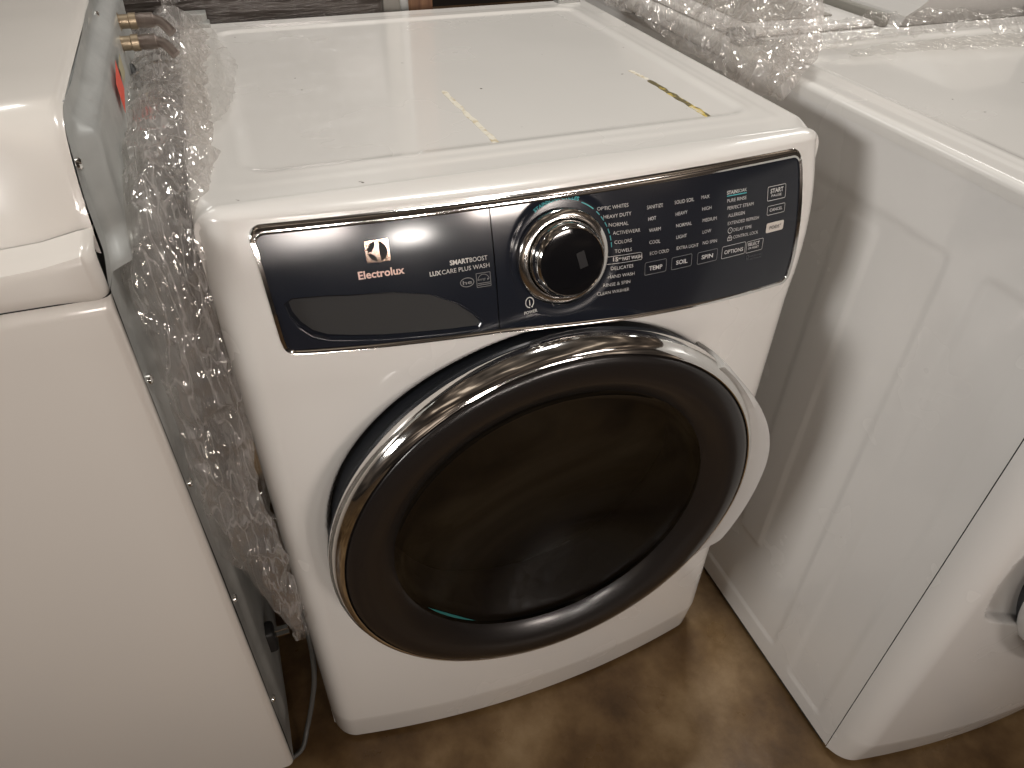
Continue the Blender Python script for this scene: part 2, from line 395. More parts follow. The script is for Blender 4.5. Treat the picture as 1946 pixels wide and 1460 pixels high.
LEG = [("OPTIC WHITES",.3816,.9277,.4166,.9273),("HEAVY DUTY",.3883,.9190,.4197,.9187),("NORMAL",.3939,.9105,.4160,.9097),("ACTIVEWEAR",.3982,.9019,.4299,.9007),
("COLORS",.3998,.8924,.4197,.8920),("TOWELS",.4000,.8832,.4197,.8826),("DELICATES",.3952,.8658,.4215,.8650),("HAND WASH",.3918,.8574,.4233,.8563),
("RINSE & SPIN",.3861,.8493,.4182,.8483),("CLEAN WASHER",.3788,.8411,.4173,.8398),("SANITIZE",.4383,.9215,.4575,.9212),("HOT",.4397,.9099,.4490,.9099),
("WARM",.4405,.8983,.4546,.8981),("COOL",.4409,.8860,.4542,.8853),("ECO COLD",.4417,.8741,.4654,.8734),("SOLID SOIL",.4717,.9214,.4961,.9212),
("HEAVY",.4730,.9095,.4878,.9098),("NORMAL",.4738,.8977,.4937,.8974),("LIGHT",.4744,.8856,.4876,.8855),("EXTRA LIGHT",.4753,.8738,.5035,.8724),
("MAX",.5054,.9215,.5158,.9212),("HIGH",.5067,.9097,.5185,.9095),("MEDIUM",.5076,.8977,.5259,.8973),("LOW",.5082,.8853,.5193,.8853),("NO SPIN",.5091,.8733,.5280,.8726),
("PURE RINSE",.5393,.9127,.5652,.9123),("PERFECT STEAM",.5400,.9050,.5753,.9042),("ALLERGEN",.5412,.8970,.5639,.8966),("EXTENDED REFRESH",.5414,.8886,.5845,.8878),
("DELAY TIME",.5500,.8802,.5753,.8795),("CONTROL LOCK",.5503,.8721,.5857,.8713),("SOAK",.5528,.9207,.5653,.9205)]
def lettering(cp, dr):
    p = Print(panel_y)
    for t, x0, z0, x1, z1 in LEG: p.text(t, x0, z0, x1, z1, .0037)
    p.text("STAIN", .5387, .9209, .5524, .9207, .0037, .03)
    p.text("15", .3980, .8747, .4035, .8745, .0042, .03); p.text("MIN", .4040, .8763, .4080, .8762, .0018, .01); p.text("FAST WASH", .4085, .8744, .4313, .8734, .0037, .025)
    p.stroke([(.3905, .8800), (.41, .8800), (.4300, .8793), (.4318, .8780), (.4322, .8730), (.4310, .8716), (.41, .8720), (.3905, .8724)], .0005, False)
    p.make('cycle_legend', TEXTW, cp); p = Print(panel_y)
    p.text("POWER", .2955, .8355, .3099, .8366, .0034, .02)
    p.ellipse(.3022, .8476, .0046, .0050, .0010, a0=-60, a1=270); p.stroke([(.3022, .8500), (.3022, .8445)], .0011, False); p.stroke([(.3035, .8432), (.3052, .8424)], .0009, False)
    p.make('power_mark', TEXTW, cp); p = Print(panel_y)
    p.ellipse(.5453, .8822, .0030, .0030, .0007); p.stroke([(.5453, .8838), (.5453, .8822), (.5465, .8822)], .0005, False)
    p.rbox(.5428, .5484, .8710, .8745, .0007, .0005); p.ellipse(.5456, .8746, .0019, .0020, .0006, 10, 0, 180); p.stroke([(.5446, .8728), (.5466, .8728)], .0006, False)
    p.make('option_icons', TEXTW, cp)
    q = Print(panel_y)
    q.text("HOLD 3 SEC", .5775, .8446, .5965, .8440, .0022); q.text("TO ACTIVATE", .5728, .8415, .5960, .8405, .0022); q.ellipse(.5745, .8458, .0016, .0022, .0006)
    q.make('faint_legend', TEXTD, cp)
    for nm, bx, tx_ in (("button", (.4360, .4627, .8530, .8668), [("TEMP", .4412, .8576, .4578, .8569, .0048, .02)]),
                       ("button", (.4698, .4957, .8526, .8660), [("SOIL", .4756, .8574, .4902, .8569, .0048, .02)]),
                       ("button", (.5035, .5300, .8520, .8652), [("SPIN", .5089, .8568, .5243, .8562, .0048, .02)]),
                       ("button", (.5366, .5692, .8515, .8652), [("OPTIONS", .5399, .8562, .5665, .8550, .0046, .015)]),
                       ("button", (.5712, .5949, .8508, .8642), [("SELECT", .5731, .8588, .5899, .8583, .0038, .02), ("OR RESET", .5738, .8547, .5896, .8543, .0026, .01)]),
                       ("start_button", (.5948, .6204, .9050, .9197), [("START", .5987, .9126, .6171, .9126, .0048, .025), ("PAUSE", .6005, .9085, .6149, .9083, .0028, .01)]),
                       ("button", (.5960, .6212, .8893, .8991), [("CANCEL", .5994, .8929, .6178, .8927, .0034, .015)])):
        g = Print(panel_y); g.rbox(*bx, .0006 if nm == "start_button" else .0005)
        dim = bx[1] < .535
        o = g.make(nm, BTN if dim else TEXTW, cp)
        g = Print(panel_y)
        for t in tx_: g.text(*t)
        g.make('button_text', TEXTW, cp)
    g = Print(panel_y); g.rbox(.5970, .6226, .8688, .8800, 0, .002, True); o = g.make('button', PODW, cp)
    g = Print(lambda x, z: panel_y(x, z)-.0006); g.text("PODS", .6015, .8726, .6160, .8724, .0042, .0); g.text("*", .6168, .8728, .6185, .8728, .0046)
    g.make('button_text', SEAM, cp)
    g = Print(panel_y)   # teal markings round the dial
    g.stroke([(.5387, .9193), (.5520, .9191), (.5653, .9189)], .0010, False)
    g.make('teal_underline', TEAL, cp); g = Print(panel_y)
    def arcp(a0, a1, n): return [(DC[0]+.0535*math.cos(R(a0+(a1-a0)*k/n)), DC[1]+.0535*math.sin(R(a0+(a1-a0)*k/n))) for k in range(n+1)]
    g.stroke(arcp(66, 50, 8), .0010, False)
    for a0 in (44, 36, 28, 20, 12, 4.5): g.stroke(arcp(a0+1.5, a0-4, 3), .0010, False)
    for word, bold, a0, a1 in (("STAINSOAK CYCLES", .02, 122, 70),):
        V, F = text_polys(word, bold); mx_ = max(v[0] for v in V); mn_ = min(v[0] for v in V); P = []
        for vx, vy in V:
            t = R(a0+(a1-a0)*(vx-mn_)/(mx_-mn_)); rr = .0540+vy/.73*.0038; P.append((DC[0]+rr*math.cos(t), DC[1]+rr*math.sin(t)))
        g.add2(P, F)
    g.make('teal_dial_marks', TEAL, cp)
    d = Print(drawer_y)
    d.text("SMART", .2228, .8984, .2421, .8985, .0046, .03); d.text("BOOST", .2427, .8986, .2608, .8985, .0046)
    d.text("LUX", .2019, .8905, .2132, .8906, .0044, .03); d.text("CARE PLUS WASH", .2140, .8907, .2622, .8913, .0044)
    d.make('drawer_legend', TEXTW, dr)
    d = Print(drawer_y)
    d.ellipse(.2380, .8795, .0068, .0044, .0007); d.text("he", .2335, .8775, .2428, .8777, .0040, .015)
    d.rbox(.2477, .2621, .8728, .8866, .0005, .0003); d.stroke([(.2485, .8765), (.2615, .8765)], .0006, False); d.stroke([(.2485, .8748), (.2615, .8748)], .0006, False)
    d.ellipse(.2549, .8790, .0060, .0062, .0005, 16, 10, 175); d.text("energy", .2490, .8792, .2570, .8796, .0026); d.poly([(.2585, .8800), (.2598, .8812), (.2603, .8796), (.2590, .8788)])
    d.make('certification_marks', BTN, dr)
    d = Print(drawer_y); d.text("Electrolux", .1346, .8966, .1783, .8970, .0074, .025); d.make('wordmark', WORDM, dr)
    # square emblem with three leaf shapes: plate plus dark leaves
    e_ = Print(drawer_y); x0, x1, z0, z1 = .1450, .1670, .9105, .9303; nn = 12
    V = [(x0+(x1-x0)*i/nn, z0+(z1-z0)*j/nn) for j in range(nn+1) for i in range(nn+1)]
    e_.add2(V, [(j*(nn+1)+i, j*(nn+1)+i+1, (j+1)*(nn+1)+i+1, (j+1)*(nn+1)+i) for j in range(nn) for i in range(nn)])
    em = e_.make('emblem', BRONZE, dr)
    l_ = Print(lambda x, z: drawer_y(x, z)-.0005); cx, cz, rr = .1560, .9204, .0092
    def P_(t, k=1.): return Vector((cx+rr*k*math.cos(R(t)), cz+rr*k*math.sin(R(t))))
    for a0, a1, bulge in ((78, -78, None), (100, 186, -1), (174+16, 262, -1)):
        A = [P_(a0+(a1-a0)*k/14) for k in range(15)]; pa, pb = A[0], A[-1]
        if bulge is None: B = [pb+(pa-pb)*k/14 for k in range(1, 14)]
        else:
            mid = (pa+pb)/2; dd = (Vector((cx, cz))-mid)*.36
            B = [pb+(pa-pb)*k/14+dd*math.sin(math.pi*k/14) for k in range(1, 14)]
        l_.poly([tuple(q) for q in A+B])
    l_.make('emblem_leaves', SEAM, dr)

# ------------------------------------------------------------------ front loading machine
DX, DZ = .3313, .5408
def front_loader(loc, label, lettered, mirror, white, topmat, group):
    T = thing('washing_machine', label, 'washing machine', loc, group)
    sg = -1 if mirror else 1; dxc = DX+.036 if mirror else DX
    # front cover: convex, rounded at its sides and at the top
    xs = []; rc = .034
    for k in range(13): t = math.pi/2*k/12; xs.append(rc*(1-math.cos(t)))
    n_mid = 300; X = xs+[rc+(W-2*rc)*k/n_mid for k in range(1, n_mid)]+[W-v for v in xs[::-1]]
    zs = [.012+(.085-.012)*k/6 for k in range(6)]+[.085+(.925-.085)*k/400 for k in range(401)]
    prof = [(0, z, 0) for z in zs]
    V = []; nx = len(X)
    SY = .0874
    def edge(x):
        d = min(x, W-x)
        return 0 if d >= rc else (rc-math.sqrt(max(0, rc*rc-(rc-d)**2)))*1.15
    def fy(x, z):
        y = S(x, z)+edge(x)
        d = math.hypot(x-dxc, z-DZ); rc_ = .2755
        if mirror:
            an = (math.degrees(math.atan2(z-DZ, x-dxc)) % 360)-180
            rc_ += .052*sm((an+34)/34)*(1-sm((an-16)/16))
        y += .014*sm((rc_-d)/.008)
        return min(y, SY-.001)
    V = []
    def crn(x):
        d = min(x, W-x); q = .030
        return 0 if d >= q else (q-math.sqrt(max(0, q*q-(q-d)**2)))*.85
    rows = []
    ztop = .9555
    for z in zs+[.935, .945, ztop]:
        rows.append([(x, fy(x, z), z - (0 if z < .86 else crn(x)*sm((z-.86)/.095))) for x in X])
    for k in range(1, 9):
        t = math.pi/2*k/8
        row = []
        for (x, y, z) in rows[len(zs)+2]:
            row.append((x, y+(SY-y)*(1-math.cos(t)), z+(H-crn(x)-z)*math.sin(t)))
        rows.append(row)
    bot = [(x, y+.03 if y+.03 < SY else SY, .010) for (x, y, z) in rows[0]]
    rows = [bot]+rows
    for r_ in rows: V += r_
    F = []
    hole = outline(.003, .0025, .0015, .010)
    cut = [math.hypot(v[0]-dxc, v[2]-DZ) < .258 or (v[2] > .78 and v[1] < SY-.005 and ((.07 < v[0] < .62 and .84 < v[2] < .94) or sdpoly(v[0], v[2], hole) > 0)) for v in V]
    for q in grid_faces(nx, len(rows)):
        if not all(cut[i] for i in q): F.append(q)
    # side returns back to the cabinet seam
    for side in (0, nx-1):
        b_ = len(V); col = [rows[j][side] for j in range(len(rows))]
        for q in col: V.append((q[0], SY, q[2]))
        for j in range(len(rows)-1):
            q = (j*nx+side, b_+j, b_+j+1, (j+1)*nx+side); F.append(q if side else q[::-1])
    o = obj('front_cover', V, F, white, T, angle=40)
    # cabinet sides with pressed-in fields, back, and dark seam behind the cover
    def rr(y, z, y0, y1, z0, z1, rad=.013):
        cx, cz = (y0+y1)/2, (z0+z1)/2; qx = abs(y-cx)-(y1-y0)/2+rad; qz = abs(z-cz)-(z1-z0)/2+rad
        return math.hypot(max(qx, 0), max(qz, 0))+min(max(qx, qz), 0)-rad
    fields = ((.125, .213, .045, .865, 1), (.254, .70, .055, .865, 1), (.36, .427, .21, .845, -1))
    for side in (0, 1):
        V = []; ny, nz = 130, 190
        for j in range(nz):
            z = .012+(.945-.012)*j/(nz-1)
            for i in range(ny):
                y = SY+.002+(D-SY-.002)*i/(ny-1)
                dpt = 0
                for (y0, y1, z0, z1, s) in fields:
                    d = rr(y, z, y0, y1, z0, z1)
                    dpt += s*.0024*sm(-d/.007+.0)
                x = (dpt+.0015) if side == 0 else W-.0015-dpt
                V.append((x, y, z))
        obj('side_panel', V, grid_faces(ny, nz, flip=(side == 0)), white, T, angle=80)
    box('inner_frame', .006, W-.006, SY+.004, D-.008, .03, .94, SEAM, T)
    box('base_rail', .0035, W-.0035, SY+.01, D, .004, .014, SEAM, T, 0)
    # top sheet: rounded long edges, sunken field
    V = []; nx2, ny2 = 150, 150; y0, y1 = SY+.0008, D
    tw = [0, .0004, .0014, .0028, .0048, .0068, .009, .0125, .0165, .021, .0255, .030]; XX = tw+[.030+(W-.060)*k/140 for k in range(1, 140)]+[W-v for v in tw[::-1]]
    YY = [y0+(y1-y0)*k/149 for k in range(150)]
    for y in YY:
        for x in XX:
            dd = min(x, W-x); z = H-.002
            q_ = .009+.021*(1-sm((y-y0)/.045))
            if dd < q_: z -= (q_-math.sqrt(max(0, q_**2-(q_-dd)**2)))*(.85 if q_ > .0095 else 1)
            d = rr(x, y, .052, W-.052, .148, .690, .03)
            d2 = rr(x, y, .028, W-.028, .120, .714, .02)
            z -= .0020*sm(-d/.014); z += .0009*math.exp(-(d/.006)**2); z += .0008*sm(-d2/.008)
            if y - y0 < .004: z -= .0018*(1-(y-y0)/.004)
            V.append((x, y, z))
    nX = len(XX); F = grid_faces(nX, len(YY))
    for side in (0, nX-1):
        b_ = len(V)
        for j in range(len(YY)): q = V[j*nX+side]; V.append((q[0], q[1], .944))
        for j in range(len(YY)-1):
            q = (j*nX+side, b_+j, b_+j+1, (j+1)*nX+side); F.append(q if side else q[::-1])
    b_ = len(V)
    for i in range(nX): q = V[(len(YY)-1)*nX+i]; V.append((q[0], q[1], .93))
    for i in range(nX-1): F.append(((len(YY)-1)*nX+i, (len(YY)-1)*nX+i+1, b_+i+1, b_+i))
    obj('top_sheet', V, F, topmat, T, angle=50)
    box('back_panel', .004, W-.004, D-.006, D-.001, .02, .94, GALV, T, .001)
    # back clips that hold the top
    for cx in (.028, .645):
        bm = box_bm(cx-.021, cx+.021, D-.022, D+.004, H-.004, H+.0045, .001, 1); b2 = box_bm(cx-.018, cx+.018, D-.004, D+.022, H+.003, H+.014, .001, 1)
        me_ = bpy.data.meshes.new('x'); b2.to_mesh(me_); bm.from_mesh(me_); bpy.data.meshes.remove(me_); b2.free()
        bmobj('rear_clip', bm, GREYG, T)
    for fx_ in (.05, W-.05):
        for fy_ in (.11, D-.06):
            lathe('levelling_foot', [(.0, .0), (.022, .0), (.022, .010), (.008, .012), (.008, .03)], BLACK, T, lambda x, y, h, fx_=fx_, fy_=fy_: (fx_+x, fy_+y, h), 20)
    # ---------------- control field
    if not mirror or True:
        base = outline(0, 0, 0, .013)
        loops = []
        for it, is_, ib, off, rd in ((0, 0, 0, .001, .013), (.0008, .0006, .0006, -.0025, .0125), (.0030, .0016, .0016, -.0040, .012), (.0085, .0050, .0042, -.0030, .009), (.0098, .0062, .0054, .0005, .008)):
            loops.append([(x, S(x, z)+off, z) for x, z in outline(it, is_, ib, rd)])
        V = [v for l in loops for v in l]; n = len(loops[0])
        obj('chrome_frame', V, grid_faces(n, len(loops), True), CHROME, T, angle=50)
        dr = field_grid('dispenser_drawer', 240, 170, None, .2674, drawer_y if not mirror else (lambda x, z: S(x, z)-.0015), PANEL, T, round_r=False)
        cp = field_grid('control_panel', 280, 120, .2686, None, panel_y, PANEL, T, round_l=False)
        V = []; 
        for z in (.945, .815):
            for k in range(40): x = .052+.58*k/39; V.append((x, S(x, z)+.0008, z))
        obj('panel_gap_backing', V, grid_faces(40, 2), SEAM, T)
        # dial
        x, z = .3405, .8885; e_ = .004
        nv = Vector(((S(x+e_, z)-S(x-e_, z))/(2*e_), -1, (S(x, z+e_)-S(x, z-e_))/(2*e_))).normalized()
        c0 = Vector((x, S(x, z), z)); ux = Vector((1, 0, 0)); ux = (ux-nv*ux.dot(nv)).normalized(); uz = ux.cross(nv) if ux.cross(nv).z > 0 else nv.cross(ux)
        fr = lambda p_, q_, h_: c0+ux*p_+uz*q_+nv*h_
        k1 = lathe('dial_ring', [(.0490, -.004), (.0498, .002), (.0495, .0055), (.0484, .0070), (.0420, .0092), (.0408, .0090), (.0400, .0078), (.0398, .003)], BEZEL, cp, fr)
        k2 = lathe('dial_knob', [(.0393, .002), (.0393, .012), (.0385, .0185), (.0368, .0225), (.0350, .0255), (.0342, .0262), (.0336, .0256), (.0334, .024)], CHROME, cp, fr)
        k3 = lathe('dial_glass', [(.0337, .0245), (.0330, .0254), (.0295, .0258), (.024, .0262), (.017, .0265), (.009, .0267), (.001, .0268)], DIALG, cp, fr, closed=True)
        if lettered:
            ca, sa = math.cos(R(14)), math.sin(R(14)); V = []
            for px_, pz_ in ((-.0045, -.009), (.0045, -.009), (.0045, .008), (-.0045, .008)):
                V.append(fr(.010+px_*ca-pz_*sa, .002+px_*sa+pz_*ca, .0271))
            obj('phone_reflection', V, [(0, 1, 2, 3)], REFLM, cp, smooth=False)  # grey quad painting a phone's reflection onto the dial glass
        if lettered: lettering(cp, dr)
    # ---------------- door
    def fr(x, z, y): return (dxc+sg*x, y, DZ+z)
    def D_(name, prof, m, par, rf=None, closed=False, n=160):
        o = lathe(name, prof, m, par, fr, n, closed, rf)
        return o
    door = bpy.data.objects.new('door', None); sc.collection.objects.link(door); door.parent = T; door.empty_display_size = .1
    D_('door_rim', [(.2685, .080), (.2685, .014), (.2725, .002), (.2795, -.0060), (.2815, -.0095), (.2808, -.0120), (.278, -.013)], DARKRING, door)
    D_('chrome_ring', [(.2790, -.0110), (.2810, -.0130), (.2822, -.0175), (.2820, -.0235), (.2800, -.0300), (.2765, -.0360), (.2725, -.0400), (.2700, -.0412), (.2690, -.0418), (.2678, -.0412), (.2670, -.037)], DARKRING if mirror else CHROME, door)
    D_('dished_trim', [(.2668, -.034), (.2664, -.0400), (.2645, -.0428), (.2600, -.0447), (.2530, -.0462), (.2450, -.0465), (.2370, -.0452), (.2300, -.0425), (.2230, -.0385), (.2160, -.0335), (.2110, -.0295), (.2090, -.0275), (.2075, -.0260)], DISH, door)
    prof = [(.2078, -.0258), (.2060, -.0252), (.2030, -.0225)]
    for k in range(1, 16): t = k/15; prof.append((.203*(1-t)+.0008*t, -.0225+.040*math.sin(math.pi/2*t)))
    D_('door_glass', prof, DGLASS, door, closed=True)
    D_('drum', [(.2085, -.020), (.2086, .0), (.205, .06), (.235, .075), (.236, .20), (.238, .205), (.236, .21), (.236, .36), (.20, .40), (.12, .415), (.001, .42)], DRUM, T, closed=True)
    for k in range(3):
        an = R(-70+120*k); V = []
        for yy_, hh in ((.09, 0), (.11, .03), (.34, .03), (.37, 0)):
            for q, dr_ in ((-.09, 0), (-.03, 1), (.03, 1), (.09, 0)):
                rr_ = .235-hh*dr_; V.append(fr(rr_*math.cos(an+q), rr_*math.sin(an+q), yy_))
        obj('drum_vane', V, grid_faces(4, 4), DRUM, T)
    if not mirror:
        V = []
        for k in range(15):
            th = R(212+26*k/14); q = math.sin(math.pi*k/14)
            V += [fr(.2035*math.cos(th), .2035*math.sin(th), -.0238), fr((.2035-.0045*q)*math.cos(th), (.2035-.0045*q)*math.sin(th), -.0236)]
        obj('teal_edge_sliver', V, [(2*k, 2*k+1, 2*k+3, 2*k+2) for k in range(14)], TEAL_SLIVER, door)  # flat teal sliver along the lower left rim of the glass
    # grip bulging from the side of the door
    V = []; na = 70; a0, a1 = -36, 46
    pr = [(-.30, .030), (-.02, .024), (.35, .012), (.8, -.004), (1., -.018), (.85, -.030), (.35, -.034), (-.10, -.031)]
    for i in range(na):
        t = a0+(a1-a0)*i/(na-1); q = (t-a0)/(a1-a0)
        bulge = 0 if mirror else .006+.034*sm(q/.10)*(1-sm((q-.42)/.5))
        th = R(t)
        for s, y in pr: rr_ = .2805+bulge*s if s > 0 else .2805+s*.01; V.append(fr(rr_*math.cos(th), rr_*math.sin(th), y))
    n = len(pr); F = []
    for i in range(na-1):
        for k in range(n): q = (i*n+k, i*n+(k+1) % n, (i+1)*n+(k+1) % n, (i+1)*n+k); F.append(q)
    F.append(tuple(range(n))); F.append(tuple(range((na-1)*n, na*n)))
    g = obj('door_grip', V, F, SILVERW, door, angle=50)
    return T
TEAL_SLIVER = mat('teal_sliver', (.02, .16, .16), .15)
WORDM = mat('rose_print', (.66, .47, .41), .35, .3)
BEZEL = mat('bright_bezel_chrome', (.78, .76, .74), .13, 1)
DIALG = mat('dial_glass', (.006, .006, .007), .06, 0, 0, 1.45)
REFLM = mat('reflection_grey', (.022, .022, .023), .2)
GREYG = mat('grey_clip_metal', (.33, .335, .32), .45, .4)
SILVERW = enamel('white_silver_plastic', (.56, .555, .54), .3)

# ------------------------------------------------------------------ floor
o = obj('floor', [(-4, -4, 0), (5, -4, 0), (5, 5, 0), (-4, 5, 0)], [(0, 1, 2, 3)], FLOOR, smooth=False)
o['kind'] = 'structure'

front_loader((0, 0, 0), 'white front-loading washer with lettered black panel, round dial and big round dark door', True, False, WHITE, TOPW, 'washing machines crowded together')
front_loader((.772, -.3214, 0), 'white front-loading machine on the right, its ribbed side facing the washer', False, True, WHITE2, TOPW, 'washing machines crowded together')

# ------------------------------------------------------------------ left machine (its galvanised back faces the gap)
T = thing('top_loader', 'cream-white machine on the left with its galvanised back towards the gap', 'washing machine', (-.42, .40, 0), 'washing machines crowded together')
def at(o): o.matrix_parent_inverse = Matrix.Translation((-.42, .40, 0)).inverted(); return o
XB = -.081
def ext(name, prof, xs, m, par, lean=0, cap=None, angle=40):
    V = []; n = len(prof)
    for i, x in enumerate(xs):
        for k, (y, z) in enumerate(prof):
            t = (XB-x); V.append((x, y+lean*t*sm((z-.93)/.08), z-(cap(t, k) if cap else 0)))
    F = [(i*n+k, (i+1)*n+k, (i+1)*n+k+1, i*n+k+1) for i in range(len(xs)-1) for k in range(n-1)]
    return at(obj(name, V, F, m, par, angle=angle))
def body_edge(prof, rad=.007):
    """xs and y shifts that round the vertical corner next to the back sheet"""
    return [XB-rad*(1-math.cos(math.pi/2*k/5)) for k in range(6)]
xsL = [XB-v for v in (0, .0004, .0016, .0035, .006, .009)]+[XB-.009-.03*k for k in range(1, 23)]
def side_shift(x): d = XB-x; return .009-math.sqrt(max(0, .009**2-(.009-d)**2)) if d < .009 else 0
V = []; zz = [.02, .3, .6, .86, .885, .893, .8975]; yy = [0, 0, 0, 0, 0, .0015, .006]
for x in xsL:
    for z, s in zip(zz, yy): V.append((x, .068+side_shift(x)+s, z))
n = len(zz)
at(obj('side_panel', V, [(i*n+k, (i+1)*n+k, (i+1)*n+k+1, i*n+k+1) for i in range(len(xsL)-1) for k in range(n-1)], CREAM, T))
V = []; pr = [(.078, .899), (.071, .9005), (.0675, .905), (.067, .912), (.067, .925), (.070, .932), (.080, .937), (.10, .940)]
for x in xsL:
    d = XB-x; up = .0095*math.exp(-((d-.012)/.022)**2); puff = -.004*math.exp(-((d-.014)/.013)**2)
    for y, z in pr: V.append((x, y+side_shift(x)*1.5+puff, z+(up if z > .92 else 0)))
n = len(pr)
at(obj('top_deck', V, [(i*n+k, (i+1)*n+k, (i+1)*n+k+1, i*n+k+1) for i in range(len(xsL)-1) for k in range(n-1)], CREAM, T))
# console end: leans back more the further it is from the back sheet
V = []; pr = [(.098, .930), (.100, .945), (.105, .965), (.112, .985), (.121, 1.003), (.130, 1.015), (.142, 1.024), (.158, 1.0295), (.18, 1.032), (.25, 1.034), (.4, 1.037), (.6, 1.04), (.8, 1.042)]
xc = [XB-v for v in (0, .001, .003, .006, .01)]+[XB-.01-.012*k for k in range(1, 22)]
for x in xc:
    d = XB-x; fan = sm(d/.16)
    for y, z in pr:
        h = (z-.93)/.112; k = sm(h*1.2)
        V.append((x, y+.055*fan*math.sin(math.pi*min(1, h/.95))*(1 if y < .19 else 0)-side_shift(x)*0, z-.004*sm(1-d/.006)-.010*fan*(k if y < .2 else .8)))
n = len(pr)
at(obj('console', V, [(i*n+k, (i+1)*n+k, (i+1)*n+k+1, i*n+k+1) for i in range(len(xc)-1) for k in range(n-1)], CREAM, T, angle=60))
at(box('body_core', -.75, XB-.003, .076, .74, .02, .93, SEAM, T, 0))
at(box('console_core', -.30, XB+.0006, .17, .742, .93, 1.0275, GALV, T, 0))
# back sheet of the console: follows its outline, with a pressed-out plateau
edge_ = [(.930, .100), (.945, .1015), (.965, .1065), (.985, .1135), (1.003, .1225), (1.015, .132), (1.024, .145), (1.029, .16)]
V = []; ny, nz = 90, 46; z0, z1 = .905, 1.0285
for j in range(nz):
    z = z0+(z1-z0)*j/(nz-1); zb_ = z; ye = lerp(edge_, z) if z > .93 else .074+.026*sm((z-.905)/.025)
    for i in range(ny):
        y = ye+(.745-ye)*i/(ny-1); d = min(y-ye-.028, z1-zb_-.010, .70-y)
        z = zb_+(z1-zb_ < .06)*0+.0125*sm((y-.16)/.5)*(j/(nz-1))**3
        V.append((XB+.0012+.016*sm(d/.02)+.0015*noise.noise(Vector((y*14, z*22, 0))), y, z))
at(obj('console_back', V, grid_faces(ny, nz), GALV, T, angle=70))
V = []; ny, nz = 90, 120; z0, z1 = .02, .904
for j in range(nz):
    z = z0+(z1-z0)*j/(nz-1)
    for i in range(ny):
        y = .0745+(.742-.0745)*i/(ny-1); d = min(y-.10, .86-z, .71-y, z-.08)
        V.append((XB+.0014+.006*sm(d/.02)+.001*noise.noise(Vector((y*9, z*9, 4))), y, z))
at(obj('back_panel', V, grid_faces(ny, nz), GALV, T, angle=70))
# screws
for (y, z) in ((.125, .992), (.5, 1.018), (.085, .80), (.085, .66), (.085, .45), (.085, .20)):
    s = lathe('screw', [(.0, .0045), (.0035, .0045), (.0055, .003), (.0055, 0)], CHROME, T, lambda a_, b_, h_, y=y, z=z: (XB+.001+h_, y+a_, z+b_), 14); at(s)
# stickers
def patch(name, y0, z0, y1, z1, hh, m, dx=.0182, sk=0):
    V = []; 
    for j in range(2):
        for i in range(7): t = i/6; V.append((XB+dx, y0+(y1-y0)*t+sk*j, z0+(z1-z0)*t-hh*j))
    return at(obj(name, V, grid_faces(7, 2), m, T))
patch('tan_sticker', .44, .992, .40, .990, .020, TAN, .0205)
patch('red_sticker', .385, 1.000, .335, .990, .030, RED, .021)
# hose connections
for y, z in ((.565, .996), (.520, .982)):
    vb = lathe('inlet_valve', [(.0, -.002), (.0105, -.002), (.0105, .013), (.0082, .014), (.0082, .024), (.0095, .025), (.0095, .033), (.0, .033)], BRASS, T, lambda a_, b_, h_, y=y, z=z: (XB+.004+h_, y+a_, z+b_), 24); at(vb)
    hs = tube('fill_hose', [(XB+.036, y, z), (XB+.050, y-.001, z+.0005), (XB+.064, y-.004, z-.002), (XB+.075, y-.012, z-.014)], .0078, BRAID, T, 16, rads=lambda t: .0082 if t < .3 else .0062); at(hs)
    cl = lathe('hose_collar', [(.0070, 0), (.0088, .001), (.0088, .016), (.0070, .017)], BRAID, T, lambda a_, b_, h_, y=y, z=z: (XB+.040+h_, y+a_, z+b_), 20); at(cl)

for fx_, fy_ in ((-.14, .14), (-.14, .68), (-.68, .14), (-.68, .68)):
    ft = lathe('levelling_foot', [(.0, -.027), (.024, -.027), (.024, -.015), (.009, -.012), (.009, .03)], BLACK, T, lambda a_, b_, h_, fx_=fx_, fy_=fy_: (fx_+a_, fy_+b_, h_), 20); at(ft)
T.location = (-.41, .355, .027)

# black drain hose and loose cable in the gap
o = tube('drain_hose', [(-.055, .50, .975), (-.045, .46, .955), (-.03, .40, .92), (-.02, .34, .86), (-.02, .30, .7)], .006, BLACK); tag(o, 'black rubber hose sloping down beside the galvanised back sheet', 'hose')
o = tube('grey_cable', [(-.010, .19, .30), (-.006, .13, .21), (-.012, .11, .14), (-.026, .10, .08), (-.044, .085, .03), (-.062, .06, .008), (-.10, .05, .007)], .0042, GREYC); tag(o, 'thin grey cable curving down to the floor at the bottom of the gap', 'cable')
T2 = thing('power_plug', 'black power plug with metal prongs hanging in the dark gap', 'plug', (-.055, .13, .25))
bm = box_bm(-.03, .004, -.014, .014, -.03, .02, .006); bmobj('plug_body', bm, BLACK, T2)
for zz_ in (-.004, .009): bmobj('prong', box_bm(.004, .024, -.004, .004, zz_-.001, zz_+.001, .0003, 1), BRASSP if False else CHROME, T2)

